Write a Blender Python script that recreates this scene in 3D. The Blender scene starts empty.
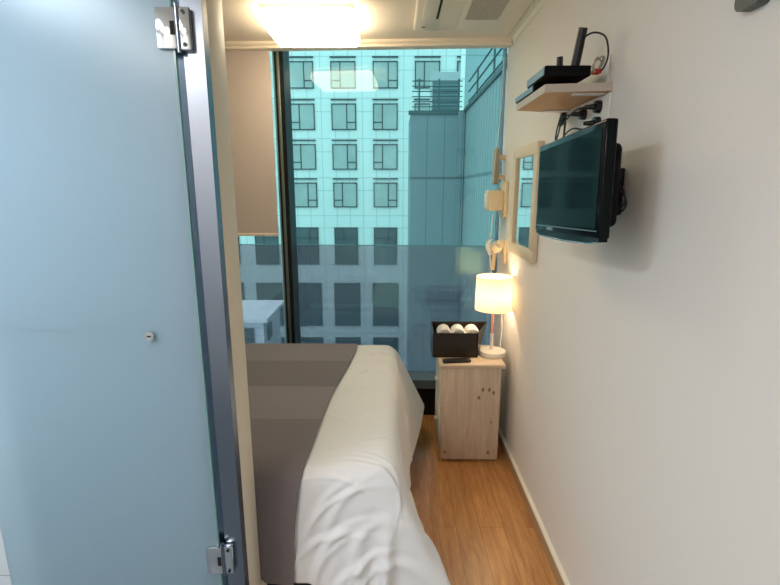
import bpy, bmesh, math, random
import numpy as np
from mathutils import Vector, Matrix
R = math.radians
PI = math.pi
scene = bpy.context.scene
C = scene.collection
random.seed(7)

# ------------------------------------------------------------------ camera
cam_d = bpy.data.cameras.new('camera')
cam_d.sensor_width = 36.0
cam_d.lens = 474 * 36 / 780
cam_d.clip_start = 0.02
cam = bpy.data.objects.new('camera', cam_d)
cam.location = (0, 0, 1.6)
cam.rotation_euler = (R(90 - 12.2), 0, R(0.48))
C.objects.link(cam)
scene.camera = cam

# ------------------------------------------------------------------ view, sky
scene.view_settings.view_transform = 'Standard'
scene.view_settings.look = 'None'
scene.view_settings.gamma = 1
scene.view_settings.exposure = 1.04
w = bpy.data.worlds.new('overcast_sky')
scene.world = w
w.use_nodes = True
bg = w.node_tree.nodes['Background']
bg.inputs[0].default_value = (0.86, 0.94, 1.0, 1)
bg.inputs[1].default_value = 1.12


def area(name, loc, size, power, col, rot=(0, 0, 0), sizey=None):
    d = bpy.data.lights.new(name, 'AREA')
    d.size = size
    if sizey:
        d.shape = 'RECTANGLE'
        d.size_y = sizey
    d.energy = power
    d.color = col
    o = bpy.data.objects.new(name, d)
    o.location = loc
    o.rotation_euler = rot
    C.objects.link(o)
    return o


area('bathroom_ceiling_light', (-1.45, 0.35, 2.42), 0.45, 12, (0.78, 0.89, 1.0))
area('unseen_fill_light', (-1.35, -0.45, 2.42), 0.6, 11, (1.0, 0.93, 0.86))  # added fill lamp out of view, brightens and warms the right wall


# ------------------------------------------------------------------ materials
def lin(c):
    return tuple((v / 255 / 12.92) if v / 255 <= 0.04045 else ((v / 255 + 0.055) / 1.055) ** 2.4 for v in c)


def newmat(name):
    m = bpy.data.materials.new(name)
    m.use_nodes = True
    nt = m.node_tree
    return m, nt, nt.nodes, nt.links, nt.nodes['Principled BSDF']


def setcol(p, c):
    p.inputs['Base Color'].default_value = (*c, 1)


def mat(name, rgb, rough=0.5, metal=0.0, bump=0.0, bscale=60, vary=0.0, vscale=4, coat=0.0, emis=None, estr=0.0):
    m, nt, N, L, p = newmat(name)
    c = lin(rgb)
    setcol(p, c)
    p.inputs['Roughness'].default_value = rough
    p.inputs['Metallic'].default_value = metal
    p.inputs['Coat Weight'].default_value = coat
    tc = N.new('ShaderNodeTexCoord')
    if vary:
        n = N.new('ShaderNodeTexNoise')
        n.inputs['Scale'].default_value = vscale
        n.inputs['Detail'].default_value = 4
        L.new(tc.outputs['Object'], n.inputs['Vector'])
        r = N.new('ShaderNodeMix')
        r.data_type = 'RGBA'
        r.inputs[6].default_value = (*[v * (1 - vary) for v in c], 1)
        r.inputs[7].default_value = (*[min(1, v * (1 + vary)) for v in c], 1)
        L.new(n.outputs['Fac'], r.inputs[0])
        L.new(r.outputs[2], p.inputs['Base Color'])
    if bump:
        n2 = N.new('ShaderNodeTexNoise')
        n2.inputs['Scale'].default_value = bscale
        n2.inputs['Detail'].default_value = 3
        L.new(tc.outputs['Object'], n2.inputs['Vector'])
        b = N.new('ShaderNodeBump')
        b.inputs['Strength'].default_value = bump
        b.inputs['Distance'].default_value = 0.002
        L.new(n2.outputs['Fac'], b.inputs['Height'])
        L.new(b.outputs['Normal'], p.inputs['Normal'])
    if emis:
        p.inputs['Emission Color'].default_value = (*emis, 1)
        p.inputs['Emission Strength'].default_value = estr
    return m


def line_mask(N, L, sock, specs):
    """specs: (axis, spacing, width, offset) -> socket that is 1 on a line"""
    sep = N.new('ShaderNodeSeparateXYZ')
    L.new(sock, sep.inputs[0])
    out = None
    for ax, sp, wd, off in specs:
        a = N.new('ShaderNodeMath'); a.operation = 'ADD'; a.inputs[1].default_value = off + 1000 * sp
        L.new(sep.outputs[ax], a.inputs[0])
        d = N.new('ShaderNodeMath'); d.operation = 'MODULO'; d.inputs[1].default_value = sp
        L.new(a.outputs[0], d.inputs[0])
        t = N.new('ShaderNodeMath'); t.operation = 'LESS_THAN'; t.inputs[1].default_value = wd
        L.new(d.outputs[0], t.inputs[0])
        if out is None:
            out = t.outputs[0]
        else:
            mx = N.new('ShaderNodeMath'); mx.operation = 'MAXIMUM'
            L.new(out, mx.inputs[0]); L.new(t.outputs[0], mx.inputs[1])
            out = mx.outputs[0]
    return out


def panel_mat(name, rgb, linergb, specs, rough=0.6, vary=0.05, vscale=0.4, coat=0.0):
    m, nt, N, L, p = newmat(name)
    p.inputs['Roughness'].default_value = rough
    p.inputs['Coat Weight'].default_value = coat
    tc = N.new('ShaderNodeTexCoord')
    msk = line_mask(N, L, tc.outputs['Object'], specs)
    n = N.new('ShaderNodeTexNoise'); n.inputs['Scale'].default_value = vscale
    L.new(tc.outputs['Object'], n.inputs['Vector'])
    c = lin(rgb)
    v = N.new('ShaderNodeMix'); v.data_type = 'RGBA'
    v.inputs[6].default_value = (*[x * (1 - vary) for x in c], 1)
    v.inputs[7].default_value = (*[min(1, x * (1 + vary)) for x in c], 1)
    L.new(n.outputs['Fac'], v.inputs[0])
    r = N.new('ShaderNodeMix'); r.data_type = 'RGBA'
    L.new(msk, r.inputs[0])
    L.new(v.outputs[2], r.inputs[6])
    r.inputs[7].default_value = (*lin(linergb), 1)
    L.new(r.outputs[2], p.inputs['Base Color'])
    return m


def wood_mat(name, dark, light, axis='Y', scale=1.0, rough=0.4, knots=False, planks=None, coat=0.0):
    """grain stretched along an axis; planks=(width,length) adds board seams and board to board variation"""
    m, nt, N, L, p = newmat(name)
    p.inputs['Roughness'].default_value = rough
    p.inputs['Coat Weight'].default_value = coat
    p.inputs['Coat Roughness'].default_value = 0.25
    tc = N.new('ShaderNodeTexCoord')
    mp = N.new('ShaderNodeMapping')
    s = {'X': (1.2, 14, 14), 'Y': (14, 1.2, 14), 'Z': (14, 14, 1.2)}[axis]
    mp.inputs['Scale'].default_value = [v * scale for v in s]
    L.new(tc.outputs['Object'], mp.inputs['Vector'])
    n = N.new('ShaderNodeTexNoise'); n.inputs['Scale'].default_value = 1.6
    n.inputs['Detail'].default_value = 6; n.inputs['Distortion'].default_value = 0.7
    n2 = N.new('ShaderNodeTexNoise'); n2.inputs['Scale'].default_value = 7
    n2.inputs['Detail'].default_value = 4
    L.new(mp.outputs[0], n2.inputs['Vector'])
    cr = N.new('ShaderNodeValToRGB')
    cr.color_ramp.elements[0].position = 0.3
    cr.color_ramp.elements[1].position = 0.7
    cr.color_ramp.elements[0].color = (*lin(dark), 1)
    cr.color_ramp.elements[1].color = (*lin(light), 1)
    vec = mp.outputs[0]
    if planks:
        br = N.new('ShaderNodeTexBrick')
        br.offset = 0.37
        br.inputs['Scale'].default_value = 1
        br.inputs['Brick Width'].default_value = planks[1]
        br.inputs['Row Height'].default_value = planks[0]
        br.inputs['Mortar Size'].default_value = 0.0012
        br.inputs['Color1'].default_value = (0, 0, 0, 1)
        br.inputs['Color2'].default_value = (1, 1, 1, 1)
        mr = N.new('ShaderNodeMapping')
        mr.inputs['Rotation'].default_value = (0, 0, R(90))
        mr.inputs['Location'].default_value = (0.3, 0.04, 0)
        L.new(tc.outputs['Object'], mr.inputs['Vector'])
        L.new(mr.outputs[0], br.inputs['Vector'])
        addv = N.new('ShaderNodeVectorMath'); addv.operation = 'MULTIPLY_ADD'
        L.new(br.outputs['Color'], addv.inputs[0])
        addv.inputs[1].default_value = (9, 9, 9)
        L.new(mp.outputs[0], addv.inputs[2])
        vec = addv.outputs[0]
    L.new(vec, n.inputs['Vector'])
    mixn = N.new('ShaderNodeMix'); mixn.inputs[0].default_value = 0.35
    L.new(n.outputs['Fac'], mixn.inputs[2]); L.new(n2.outputs['Fac'], mixn.inputs[3])
    L.new(mixn.outputs[0], cr.inputs[0])
    col = cr.outputs[0]
    if knots:
        v = N.new('ShaderNodeTexVoronoi'); v.inputs['Scale'].default_value = 1
        km = N.new('ShaderNodeMapping')
        km.inputs['Scale'].default_value = {'Z': (14, 14, 9), 'X': (9, 14, 14), 'Y': (14, 9, 14)}[axis]
        L.new(tc.outputs['Object'], km.inputs['Vector']); L.new(km.outputs[0], v.inputs['Vector'])
        kr = N.new('ShaderNodeValToRGB')
        kr.color_ramp.elements[0].position = 0.06; kr.color_ramp.elements[0].color = (1, 1, 1, 1)
        kr.color_ramp.elements[1].position = 0.15; kr.color_ramp.elements[1].color = (0, 0, 0, 1)
        L.new(v.outputs['Distance'], kr.inputs[0])
        mk = N.new('ShaderNodeMix'); mk.data_type = 'RGBA'
        L.new(kr.outputs[0], mk.inputs[0]); L.new(col, mk.inputs[6])
        mk.inputs[7].default_value = (*lin((128, 100, 76)), 1)
        col = mk.outputs[2]
    if planks:
        hv = N.new('ShaderNodeHueSaturation')
        mrg = N.new('ShaderNodeMapRange')
        mrg.inputs[3].default_value = 0.92; mrg.inputs[4].default_value = 1.06
        L.new(br.outputs['Color'], mrg.inputs[0])
        L.new(mrg.outputs[0], hv.inputs['Value'])
        L.new(col, hv.inputs['Color'])
        ms = N.new('ShaderNodeMix'); ms.data_type = 'RGBA'
        L.new(br.outputs['Fac'], ms.inputs[0]); L.new(hv.outputs[0], ms.inputs[6])
        ms.inputs[7].default_value = (*[x * 0.8 for x in lin(dark)], 1)
        col = ms.outputs[2]
    L.new(col, p.inputs['Base Color'])
    return m


def glass_mat(name, tint, refl=0.6, milky=0.0, milkcol=(0.6, 0.7, 0.75)):
    m, nt, N, L, p = newmat(name)
    N.remove(p)
    out = N['Material Output']
    t = N.new('ShaderNodeBsdfTransparent'); t.inputs[0].default_value = (*tint, 1)
    g = N.new('ShaderNodeBsdfGlossy'); g.inputs['Roughness'].default_value = 0.0
    f = N.new('ShaderNodeFresnel'); f.inputs[0].default_value = 1.5
    mu = N.new('ShaderNodeMath'); mu.operation = 'MULTIPLY'; mu.inputs[1].default_value = refl
    L.new(f.outputs[0], mu.inputs[0])
    base = t.outputs[0]
    if milky:
        d = N.new('ShaderNodeBsdfTranslucent'); d.inputs[0].default_value = (*milkcol, 1)
        mm = N.new('ShaderNodeMixShader'); mm.inputs[0].default_value = milky
        L.new(t.outputs[0], mm.inputs[1]); L.new(d.outputs[0], mm.inputs[2])
        base = mm.outputs[0]
    mx = N.new('ShaderNodeMixShader')
    L.new(mu.outputs[0], mx.inputs[0]); L.new(base, mx.inputs[1]); L.new(g.outputs[0], mx.inputs[2])
    L.new(mx.outputs[0], out.inputs['Surface'])
    return m


def frosted_mat():
    m, nt, N, L, p = newmat('frosted_glass')
    N.remove(p)
    out = N['Material Output']
    r = N.new('ShaderNodeBsdfRefraction'); r.inputs['Color'].default_value = (0.86, 0.95, 0.98, 1)
    r.inputs['IOR'].default_value = 1.15; r.inputs['Roughness'].default_value = 0.34
    d = N.new('ShaderNodeBsdfDiffuse'); d.inputs[0].default_value = (*lin((190, 212, 224)), 1)
    t = N.new('ShaderNodeBsdfTranslucent'); t.inputs[0].default_value = (*lin((196, 216, 226)), 1)
    g = N.new('ShaderNodeBsdfGlossy'); g.inputs['Roughness'].default_value = 0.25
    a = N.new('ShaderNodeMixShader'); a.inputs[0].default_value = 0.4
    L.new(d.outputs[0], a.inputs[1]); L.new(t.outputs[0], a.inputs[2])
    b = N.new('ShaderNodeMixShader'); b.inputs[0].default_value = 0.45
    L.new(a.outputs[0], b.inputs[1]); L.new(r.outputs[0], b.inputs[2])
    c = N.new('ShaderNodeMixShader'); c.inputs[0].default_value = 0.04
    L.new(b.outputs[0], c.inputs[1]); L.new(g.outputs[0], c.inputs[2])
    L.new(c.outputs[0], out.inputs['Surface'])
    return m


def shade_mat(name, rgb, transl=0.6):
    m, nt, N, L, p = newmat(name)
    N.remove(p)
    out = N['Material Output']
    d = N.new('ShaderNodeBsdfDiffuse'); d.inputs[0].default_value = (*lin(rgb), 1)
    t = N.new('ShaderNodeBsdfTranslucent'); t.inputs[0].default_value = (*lin(rgb), 1)
    a = N.new('ShaderNodeMixShader'); a.inputs[0].default_value = transl
    L.new(d.outputs[0], a.inputs[1]); L.new(t.outputs[0], a.inputs[2])
    L.new(a.outputs[0], out.inputs['Surface'])
    return m


def fabric_mat(name, rgb, rough=0.9, bscale=500, bstr=0.25, vary=0.0, vscale=200, sheen=0.2):
    m = mat(name, rgb, rough, bump=bstr, bscale=bscale, vary=vary, vscale=vscale)
    m.node_tree.nodes['Principled BSDF'].inputs['Sheen Weight'].default_value = sheen
    return m


def band_mat(name, bands, line_noise=0.1):
    """colour bands along world-like object Y; bands = list of (y_start, rgb)"""
    m, nt, N, L, p = newmat(name)
    p.inputs['Roughness'].default_value = 0.95
    p.inputs['Sheen Weight'].default_value = 0.15
    tc = N.new('ShaderNodeTexCoord')
    sep = N.new('ShaderNodeSeparateXYZ'); L.new(tc.outputs['Object'], sep.inputs[0])
    mr = N.new('ShaderNodeMapRange'); mr.inputs[1].default_value = 1.4; mr.inputs[2].default_value = 3.0
    L.new(sep.outputs[1], mr.inputs[0])
    cr = N.new('ShaderNodeValToRGB'); cr.color_ramp.interpolation = 'CONSTANT'
    e = cr.color_ramp.elements
    while len(e) > 1:
        e.remove(e[-1])
    e[0].position = 0; e[0].color = (*lin(bands[0][1]), 1)
    for y, c in bands[1:]:
        q = e.new((y - 1.4) / 1.6); q.color = (*lin(c), 1)
    L.new(mr.outputs[0], cr.inputs[0])
    n = N.new('ShaderNodeTexNoise'); n.inputs['Scale'].default_value = 260; n.inputs['Detail'].default_value = 2
    L.new(tc.outputs['Object'], n.inputs['Vector'])
    mg = N.new('ShaderNodeMapRange'); mg.inputs[3].default_value = 0.7; mg.inputs[4].default_value = 1.3
    L.new(n.outputs['Fac'], mg.inputs[0])
    hv = N.new('ShaderNodeHueSaturation'); L.new(cr.outputs[0], hv.inputs['Color']); L.new(mg.outputs[0], hv.inputs['Value'])
    L.new(hv.outputs[0], p.inputs['Base Color'])
    b = N.new('ShaderNodeBump'); b.inputs['Strength'].default_value = 0.4; b.inputs['Distance'].default_value = 0.002
    L.new(n.outputs['Fac'], b.inputs['Height']); L.new(b.outputs[0], p.inputs['Normal'])
    return m


M = {}
M['wall'] = mat('warm_white_wallpaper', (232, 225, 217), 0.75, bump=0.25, bscale=140)
M['ceiling'] = mat('cream_ceiling_paper', (240, 230, 214), 0.8, bump=0.1, bscale=90)
M['cream'] = mat('cream_painted_wood', (232, 220, 198), 0.45, vary=0.03, vscale=6)
M['trim'] = mat('cream_trim', (238, 228, 210), 0.45)
M['base'] = mat('baseboard_film', (176, 146, 108), 0.4)
M['floor'] = wood_mat('oak_laminate_floor', (168, 108, 54), (218, 160, 98), 'Y', 1.8, 0.33, planks=(0.115, 1.25), coat=0.25)
M['pine'] = wood_mat('whitewashed_pine', (196, 172, 146), (226, 206, 182), 'Z', 1.6, 0.5, knots=True)
M['pine_top'] = wood_mat('whitewashed_pine_top', (206, 180, 150), (230, 210, 184), 'X', 1.6, 0.45)
M['drawer'] = mat('white_drawer_front', (224, 216, 200), 0.5)
M['shelf'] = wood_mat('light_maple_board', (206, 152, 98), (224, 176, 120), 'Y', 0.8, 0.45)
M['shelf_edge'] = mat('pale_shelf_edge', (196, 180, 164), 0.5)
M['tile'] = panel_mat('white_bathroom_tile', (214, 222, 228), (168, 178, 186), [(0, 0.6, 0.004, 0.21), (2, 0.3, 0.004, 0.015)], 0.25, 0.02)
M['entry_tile'] = panel_mat('grey_entry_tile', (112, 118, 122), (80, 84, 88), [(0, 0.3, 0.004, 0.1), (1, 0.3, 0.004, 0.1)], 0.4, 0.05)
M['frost'] = frosted_mat()
M['glass_edge'] = mat('green_glass_edge', (120, 160, 158), 0.15)
M['steel'] = mat('brushed_stainless_steel', (138, 146, 160), 0.26, 1.0, bump=0.05, bscale=200)
M['chrome'] = mat('polished_chrome', (215, 218, 222), 0.08, 1.0)
M['dark_metal'] = mat('dark_aluminium', (24, 27, 29), 0.35, 0.4)
M['grey_metal'] = mat('grey_green_aluminium', (112, 124, 118), 0.35, 0.5)
M['sill'] = mat('grey_aluminium_sill', (104, 120, 132), 0.45, 0.3)
M['black'] = mat('black_plastic', (14, 14, 16), 0.35)
M['black_matte'] = mat('matte_black_plastic', (17, 17, 19), 0.6, bump=0.1, bscale=300)
M['rubber'] = mat('black_cable_rubber', (12, 12, 13), 0.5)
M['white_plastic'] = mat('white_plastic', (232, 228, 220), 0.35)
M['ivory'] = mat('ivory_plastic', (226, 208, 172), 0.4)
M['grey_plastic'] = mat('grey_beige_plastic', (168, 158, 138), 0.45)
M['red'] = mat('red_plug_plastic', (190, 30, 28), 0.4)
M['silver_blue'] = mat('blue_silver_front', (104, 122, 134), 0.4, 0.5)
M['screen'] = mat('dark_glossy_screen', (6, 22, 24), 0.06, coat=0.0)
for _k in ('screen', 'black_matte'):
    M[_k].node_tree.nodes['Principled BSDF'].inputs['Specular IOR Level'].default_value = 0.10
M['screen'].node_tree.nodes['Principled BSDF'].inputs['IOR'].default_value = 1.22
M['tvbezel'] = mat('glossy_black_bezel', (9, 16, 18), 0.12)
M['tvbezel'].node_tree.nodes['Principled BSDF'].inputs['Specular IOR Level'].default_value = 0.12
M['logo'] = mat('pale_logo_print', (170, 185, 185), 0.4)
M['mirror'] = mat('mirror_silver', (225, 232, 232), 0.02, 1.0)
M['mframe'] = mat('pale_wood_mirror_frame', (222, 204, 172), 0.5, vary=0.05, vscale=20)
M['duvet'] = fabric_mat('white_cotton', (240, 238, 238), 0.85, 700, 0.1)
M['runner'] = band_mat('striped_taupe_weave', [(1.4, (124, 114, 116)), (1.88, (138, 128, 129)), (2.225, (119, 109, 111)), (2.59, (134, 125, 126))])
M['navy'] = fabric_mat('navy_bed_fabric', (24, 26, 40), 0.9, 300, 0.3)
M['mattress'] = fabric_mat('white_mattress_fabric', (214, 212, 208), 0.9, 300, 0.2)
M['blind'] = shade_mat('beige_blind_fabric', (212, 202, 194), 0.12)
M['lampshade'] = shade_mat('cream_lampshade_fabric', (250, 240, 224), 0.5)
M['lampbase'] = mat('white_lamp_enamel', (236, 228, 216), 0.35)
M['lampwood'] = mat('pink_beech_lamp_stem', (206, 150, 128), 0.45)
M['diffuser'] = mat('glowing_acrylic_diffuser', (255, 250, 238), 0.4, emis=(1.0, 0.80, 0.55), estr=6.5)
M['towel'] = fabric_mat('white_terry', (238, 234, 226), 0.95, 380, 0.8)
M['boxblack'] = mat('black_leatherette', (44, 33, 22), 0.24, bump=0.2, bscale=500)
M['grille'] = mat('dark_intake_mesh', (86, 74, 62), 0.7)
M['gap'] = mat('black_slot', (12, 12, 12), 0.8)
M['acpanel'] = mat('cream_ac_panel', (236, 228, 210), 0.5)
M['facade'] = panel_mat('white_metal_facade', (206, 222, 220), (168, 188, 188), [(0, 0.96, 0.05, 0.25), (2, 2.69, 0.05, 0.6), (2, 2.69, 0.05, 2.4)], 0.55, 0.05, 0.1)
M['winframe'] = mat('dark_window_frame', (52, 72, 74), 0.5)
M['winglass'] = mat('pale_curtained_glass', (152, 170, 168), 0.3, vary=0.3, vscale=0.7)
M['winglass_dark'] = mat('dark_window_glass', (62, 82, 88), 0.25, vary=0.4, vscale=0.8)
M['facade_shadow'] = mat('dark_shade_slot', (88, 112, 112), 0.7)
M['zinc_front'] = panel_mat('blue_grey_zinc_panels', (106, 122, 128), (72, 86, 92), [(0, 0.49, 0.02, 0.1), (2, 3.6, 0.07, 2.1)], 0.55, 0.08, 0.5)
M['zinc_side'] = panel_mat('ribbed_zinc_wall', (122, 140, 142), (84, 102, 106), [(1, 0.30, 0.06, 0.0), (2, 3.6, 0.08, 2.1)], 0.55, 0.08, 0.5)
M['grey_building'] = panel_mat('flat_grey_render', (134, 160, 164), (112, 136, 140), [(1, 3.0, 0.05, 0), (2, 3.0, 0.05, 0)], 0.7, 0.06, 0.3)
M['railing'] = mat('dark_railing_steel', (54, 80, 84), 0.5, 0.3)
M['acunit'] = mat('grey_ac_casing', (150, 165, 168), 0.5)
M['acdark'] = panel_mat('ac_louvre', (62, 92, 100), (110, 140, 146), [(2, 0.09, 0.015, 0)], 0.6)
M['shed_wall'] = panel_mat('white_shed_wall', (214, 226, 232), (176, 190, 198), [(2, 0.25, 0.02, 0), ], 0.6, 0.06, 1)
M['shed_roof'] = panel_mat('white_metal_roof', (236, 244, 246), (214, 224, 228), [(0, 0.5, 0.02, 0)], 0.5, 0.03, 1)
M['asphalt'] = mat('grey_asphalt', (86, 92, 98), 0.9, vary=0.2, vscale=0.5)
M['teal_glass'] = glass_mat('teal_tinted_glass', (0.68, 0.90, 0.885), 0.65)
M['film_glass'] = glass_mat('grey_balustrade_glass', (0.91, 0.755, 0.81), 3.6, milky=0.11, milkcol=(0.62, 0.66, 0.74))


# ------------------------------------------------------------------ mesh helpers
def box(bm, lo, hi, bev=0.0, seg=2, mtx=None, mi=0):
    lo = Vector(lo); hi = Vector(hi)
    c = (lo + hi) / 2; s = hi - lo
    r = bmesh.ops.create_cube(bm, size=1, matrix=Matrix.Translation(c) @ Matrix.Diagonal((*s, 1)))
    vs = r['verts']
    if bev:
        es = list({e for v in vs for e in v.link_edges})
        rb = bmesh.ops.bevel(bm, geom=es, offset=bev, segments=seg, affect='EDGES', profile=0.5)
        vs = list({v for f in rb['faces'] for v in f.verts} | {v for v in vs if v.is_valid})
    if mtx is not None:
        bmesh.ops.transform(bm, matrix=mtx, verts=[v for v in vs if v.is_valid])
    if mi:
        for f in {f for v in vs if v.is_valid for f in v.link_faces}:
            f.material_index = mi
    return vs


def cyl(bm, p0, p1, r0, r1=None, n=24, caps=True):
    p0 = Vector(p0); p1 = Vector(p1)
    r1 = r0 if r1 is None else r1
    d = p1 - p0
    q = Vector((0, 0, 1)).rotation_difference(d.normalized())
    mt = Matrix.Translation((p0 + p1) / 2) @ q.to_matrix().to_4x4()
    r = bmesh.ops.create_cone(bm, cap_ends=caps, cap_tris=False, segments=n, radius1=r0, radius2=r1, depth=d.length, matrix=mt)
    return r['verts']


def lathe(bm, prof, center=(0, 0, 0), n=40, close=False):
    rings = []
    for r, z in prof:
        ring = []
        for k in range(n):
            a = 2 * PI * k / n
            ring.append(bm.verts.new((center[0] + r * math.cos(a), center[1] + r * math.sin(a), center[2] + z)))
        rings.append(ring)
    for i in range(len(rings) - 1):
        for k in range(n):
            bm.faces.new((rings[i][k], rings[i][(k + 1) % n], rings[i + 1][(k + 1) % n], rings[i + 1][k]))
    if close:
        bm.faces.new(list(reversed(rings[0])))
        bm.faces.new(rings[-1])


def smooth_path(pts, sub=6):
    P = [Vector(p) for p in pts]
    P = [P[0] * 2 - P[1]] + P + [P[-1] * 2 - P[-2]]
    out = []
    for i in range(1, len(P) - 2):
        for k in range(sub):
            t = k / sub
            a, b, c, d = P[i - 1], P[i], P[i + 1], P[i + 2]
            out.append(0.5 * ((2 * b) + (c - a) * t + (2 * a - 5 * b + 4 * c - d) * t * t + (-a + 3 * b - 3 * c + d) * t ** 3))
    out.append(P[-2])
    return out


def tube(bm, pts, r, n=8, sub=6, smooth=True):
    P = smooth_path(pts, sub) if smooth and len(pts) > 2 else [Vector(p) for p in pts]
    rings = []
    up = Vector((0.13, 0.27, 0.95))
    for i, p in enumerate(P):
        t = (P[min(i + 1, len(P) - 1)] - P[max(i - 1, 0)]).normalized()
        s = t.cross(up)
        if s.length < 1e-3:
            s = t.cross(Vector((1, 0, 0)))
        s.normalize()
        up2 = s.cross(t).normalized()
        up = up2
        rings.append([bm.verts.new(p + (s * math.cos(2 * PI * k / n) + up2 * math.sin(2 * PI * k / n)) * r) for k in range(n)])
    for i in range(len(rings) - 1):
        for k in range(n):
            bm.faces.new((rings[i][k], rings[i][(k + 1) % n], rings[i + 1][(k + 1) % n], rings[i + 1][k]))
    bm.faces.new(list(reversed(rings[0])))
    bm.faces.new(rings[-1])


def prism(bm, poly, axis, a, b):
    """poly: 2D points; extruded along axis from a to b"""
    def P(u, v, t):
        return {'X': (t, u, v), 'Y': (u, t, v), 'Z': (u, v, t)}[axis]
    A = [bm.verts.new(P(u, v, a)) for u, v in poly]
    B = [bm.verts.new(P(u, v, b)) for u, v in poly]
    n = len(poly)
    for k in range(n):
        bm.faces.new((A[k], A[(k + 1) % n], B[(k + 1) % n], B[k]))
    bm.faces.new(list(reversed(A)))
    bm.faces.new(B)


def obj(name, bm, m, parent=None, loc=None, rot=None, smooth=False, angle=40):
    """link a bmesh as one object; without loc the origin moves to the base centre of its shape"""
    bmesh.ops.recalc_face_normals(bm, faces=bm.faces[:])
    me = bpy.data.meshes.new(name)
    org = None
    if parent is None and loc is None:
        xs = [v.co for v in bm.verts]
        org = Vector(((min(v.x for v in xs) + max(v.x for v in xs)) / 2, (min(v.y for v in xs) + max(v.y for v in xs)) / 2, min(v.z for v in xs)))
        bmesh.ops.translate(bm, vec=-org, verts=bm.verts[:])
    bm.to_mesh(me)
    bm.free()
    ms = m if isinstance(m, (list, tuple)) else [m]
    for q in ms:
        me.materials.append(q)
    if smooth:
        for p in me.polygons:
            p.use_smooth = True
        try:
            me.set_sharp_from_angle(angle=R(angle))
        except Exception:
            pass
    o = bpy.data.objects.new(name, me)
    C.objects.link(o)
    if parent is not None:
        o.parent = parent
    if org is not None:
        o.location = org
    if loc is not None:
        o.location = loc
    if rot is not None:
        o.rotation_euler = rot
    return o


def B():
    return bmesh.new()


def bxo(name, lo, hi, m, parent=None, bev=0.0, **k):
    bm = B(); box(bm, lo, hi, bev)
    return obj(name, bm, m, parent, smooth=bool(bev), **k)


def thing(name, label, cat, loc=(0, 0, 0), rot=(0, 0, 0), group=None):
    o = bpy.data.objects.new(name, None)
    o.empty_display_size = 0.05
    C.objects.link(o)
    o.location = loc; o.rotation_euler = rot
    o['label'] = label; o['category'] = cat
    if group:
        o['group'] = group
    return o


def tag(o, label, cat, group=None, kind=None):
    o['label'] = label; o['category'] = cat
    if group:
        o['group'] = group
    if kind:
        o['kind'] = kind
    return o


def st(o):
    o['kind'] = 'structure'
    return o


# ------------------------------------------------------------------ room shell
WX = 0.70      # right wall
CZ = 2.475      # ceiling
st(bxo('floor', (-2.3, 1.30, -0.1), (WX + 0.1, 3.36, 0), M['floor'], loc=(0, 0, 0)))
st(bxo('floor_entry', (-2.3, -1.1, -0.1), (WX + 0.1, 1.30, 0), M['entry_tile'], loc=(0, 0, 0)))
bm = B(); prism(bm, [(-2.3, -1.1), (WX + 0.1, -1.1), (WX + 0.1, 3.086), (-2.3, 3.212)], 'Z', CZ, CZ + 0.1)
st(obj('ceiling', bm, M['ceiling'], loc=(0, 0, 0)))
st(bxo('trim_4', (-2.3, 3.0, CZ + 0.1), (WX + 0.1, 3.50, CZ + 0.16), M['ceiling']))
st(bxo('wall_right', (WX, -1.1, 0), (WX + 0.12, 3.17, CZ + 0.1), M['wall']))
st(bxo('wall_left', (-2.3, 1.50, 0), (-2.2, 3.40, CZ + 0.1), M['wall']))
st(bxo('wall_back', (-2.3, -1.1, 0), (WX, -1.0, CZ), M['wall']))
st(bxo('wall_bathroom', (-2.1, -1.0, 0), (-2.0, 1.35, CZ), M['tile']))
# partition between the bathroom doorway and the bed: tiled face, plastered back, wood clad end
pt = st(bxo('wall_partition', (-2.3, 1.44, 0), (-0.53, 1.488, CZ), M['wall'], loc=(0, 0, 0)))
bxo('tiling', (-2.3, 1.395, 0), (-0.535, 1.44, CZ), M['tile'], pt)
bm = B()
prism(bm, [(-0.56, 1.352), (-0.500, 1.352), (-0.490, 1.356), (-0.486, 1.366), (-0.486, 1.474), (-0.490, 1.484), (-0.50, 1.488), (-0.53, 1.488), (-0.53, 1.44), (-0.535, 1.395), (-0.56, 1.395)], 'Z', 0.0, CZ)
obj('end_cladding', bm, M['cream'], pt, smooth=True)
bm = B()
prism(bm, [(-0.49, 0.0), (-0.470, 0.0), (-0.470, 0.168), (-0.474, 0.176), (-0.486, 0.192), (-0.49, 0.192)], 'Y', 1.40, 1.492)
obj('skirting_block', bm, M['cream'], pt)

bm = B()
prism(bm, [(WX, 0), (WX - 0.018, 0), (WX - 0.018, 0.062), (WX, 0.062)], 'Y', -1.0, 3.12)
br_ = st(obj('baseboard_right', bm, M['base'], loc=(0, 0, 0)))
bm = B(); prism(bm, [(WX, 0.062), (WX - 0.018, 0.062), (WX - 0.016, 0.070), (WX, 0.072)], 'Y', -1.0, 3.12)
obj('top_strip', bm, M['trim'], br_)
bm = B()
prism(bm, [(WX, CZ), (WX - 0.040, CZ), (WX - 0.040, CZ - 0.008), (WX - 0.020, CZ - 0.014), (WX - 0.012, CZ - 0.032), (WX, CZ - 0.036)], 'Y', -1.0, 3.0)
st(obj('trim_1', bm, M['trim'], loc=(0, 0, 0), smooth=True, angle=30))

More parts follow.
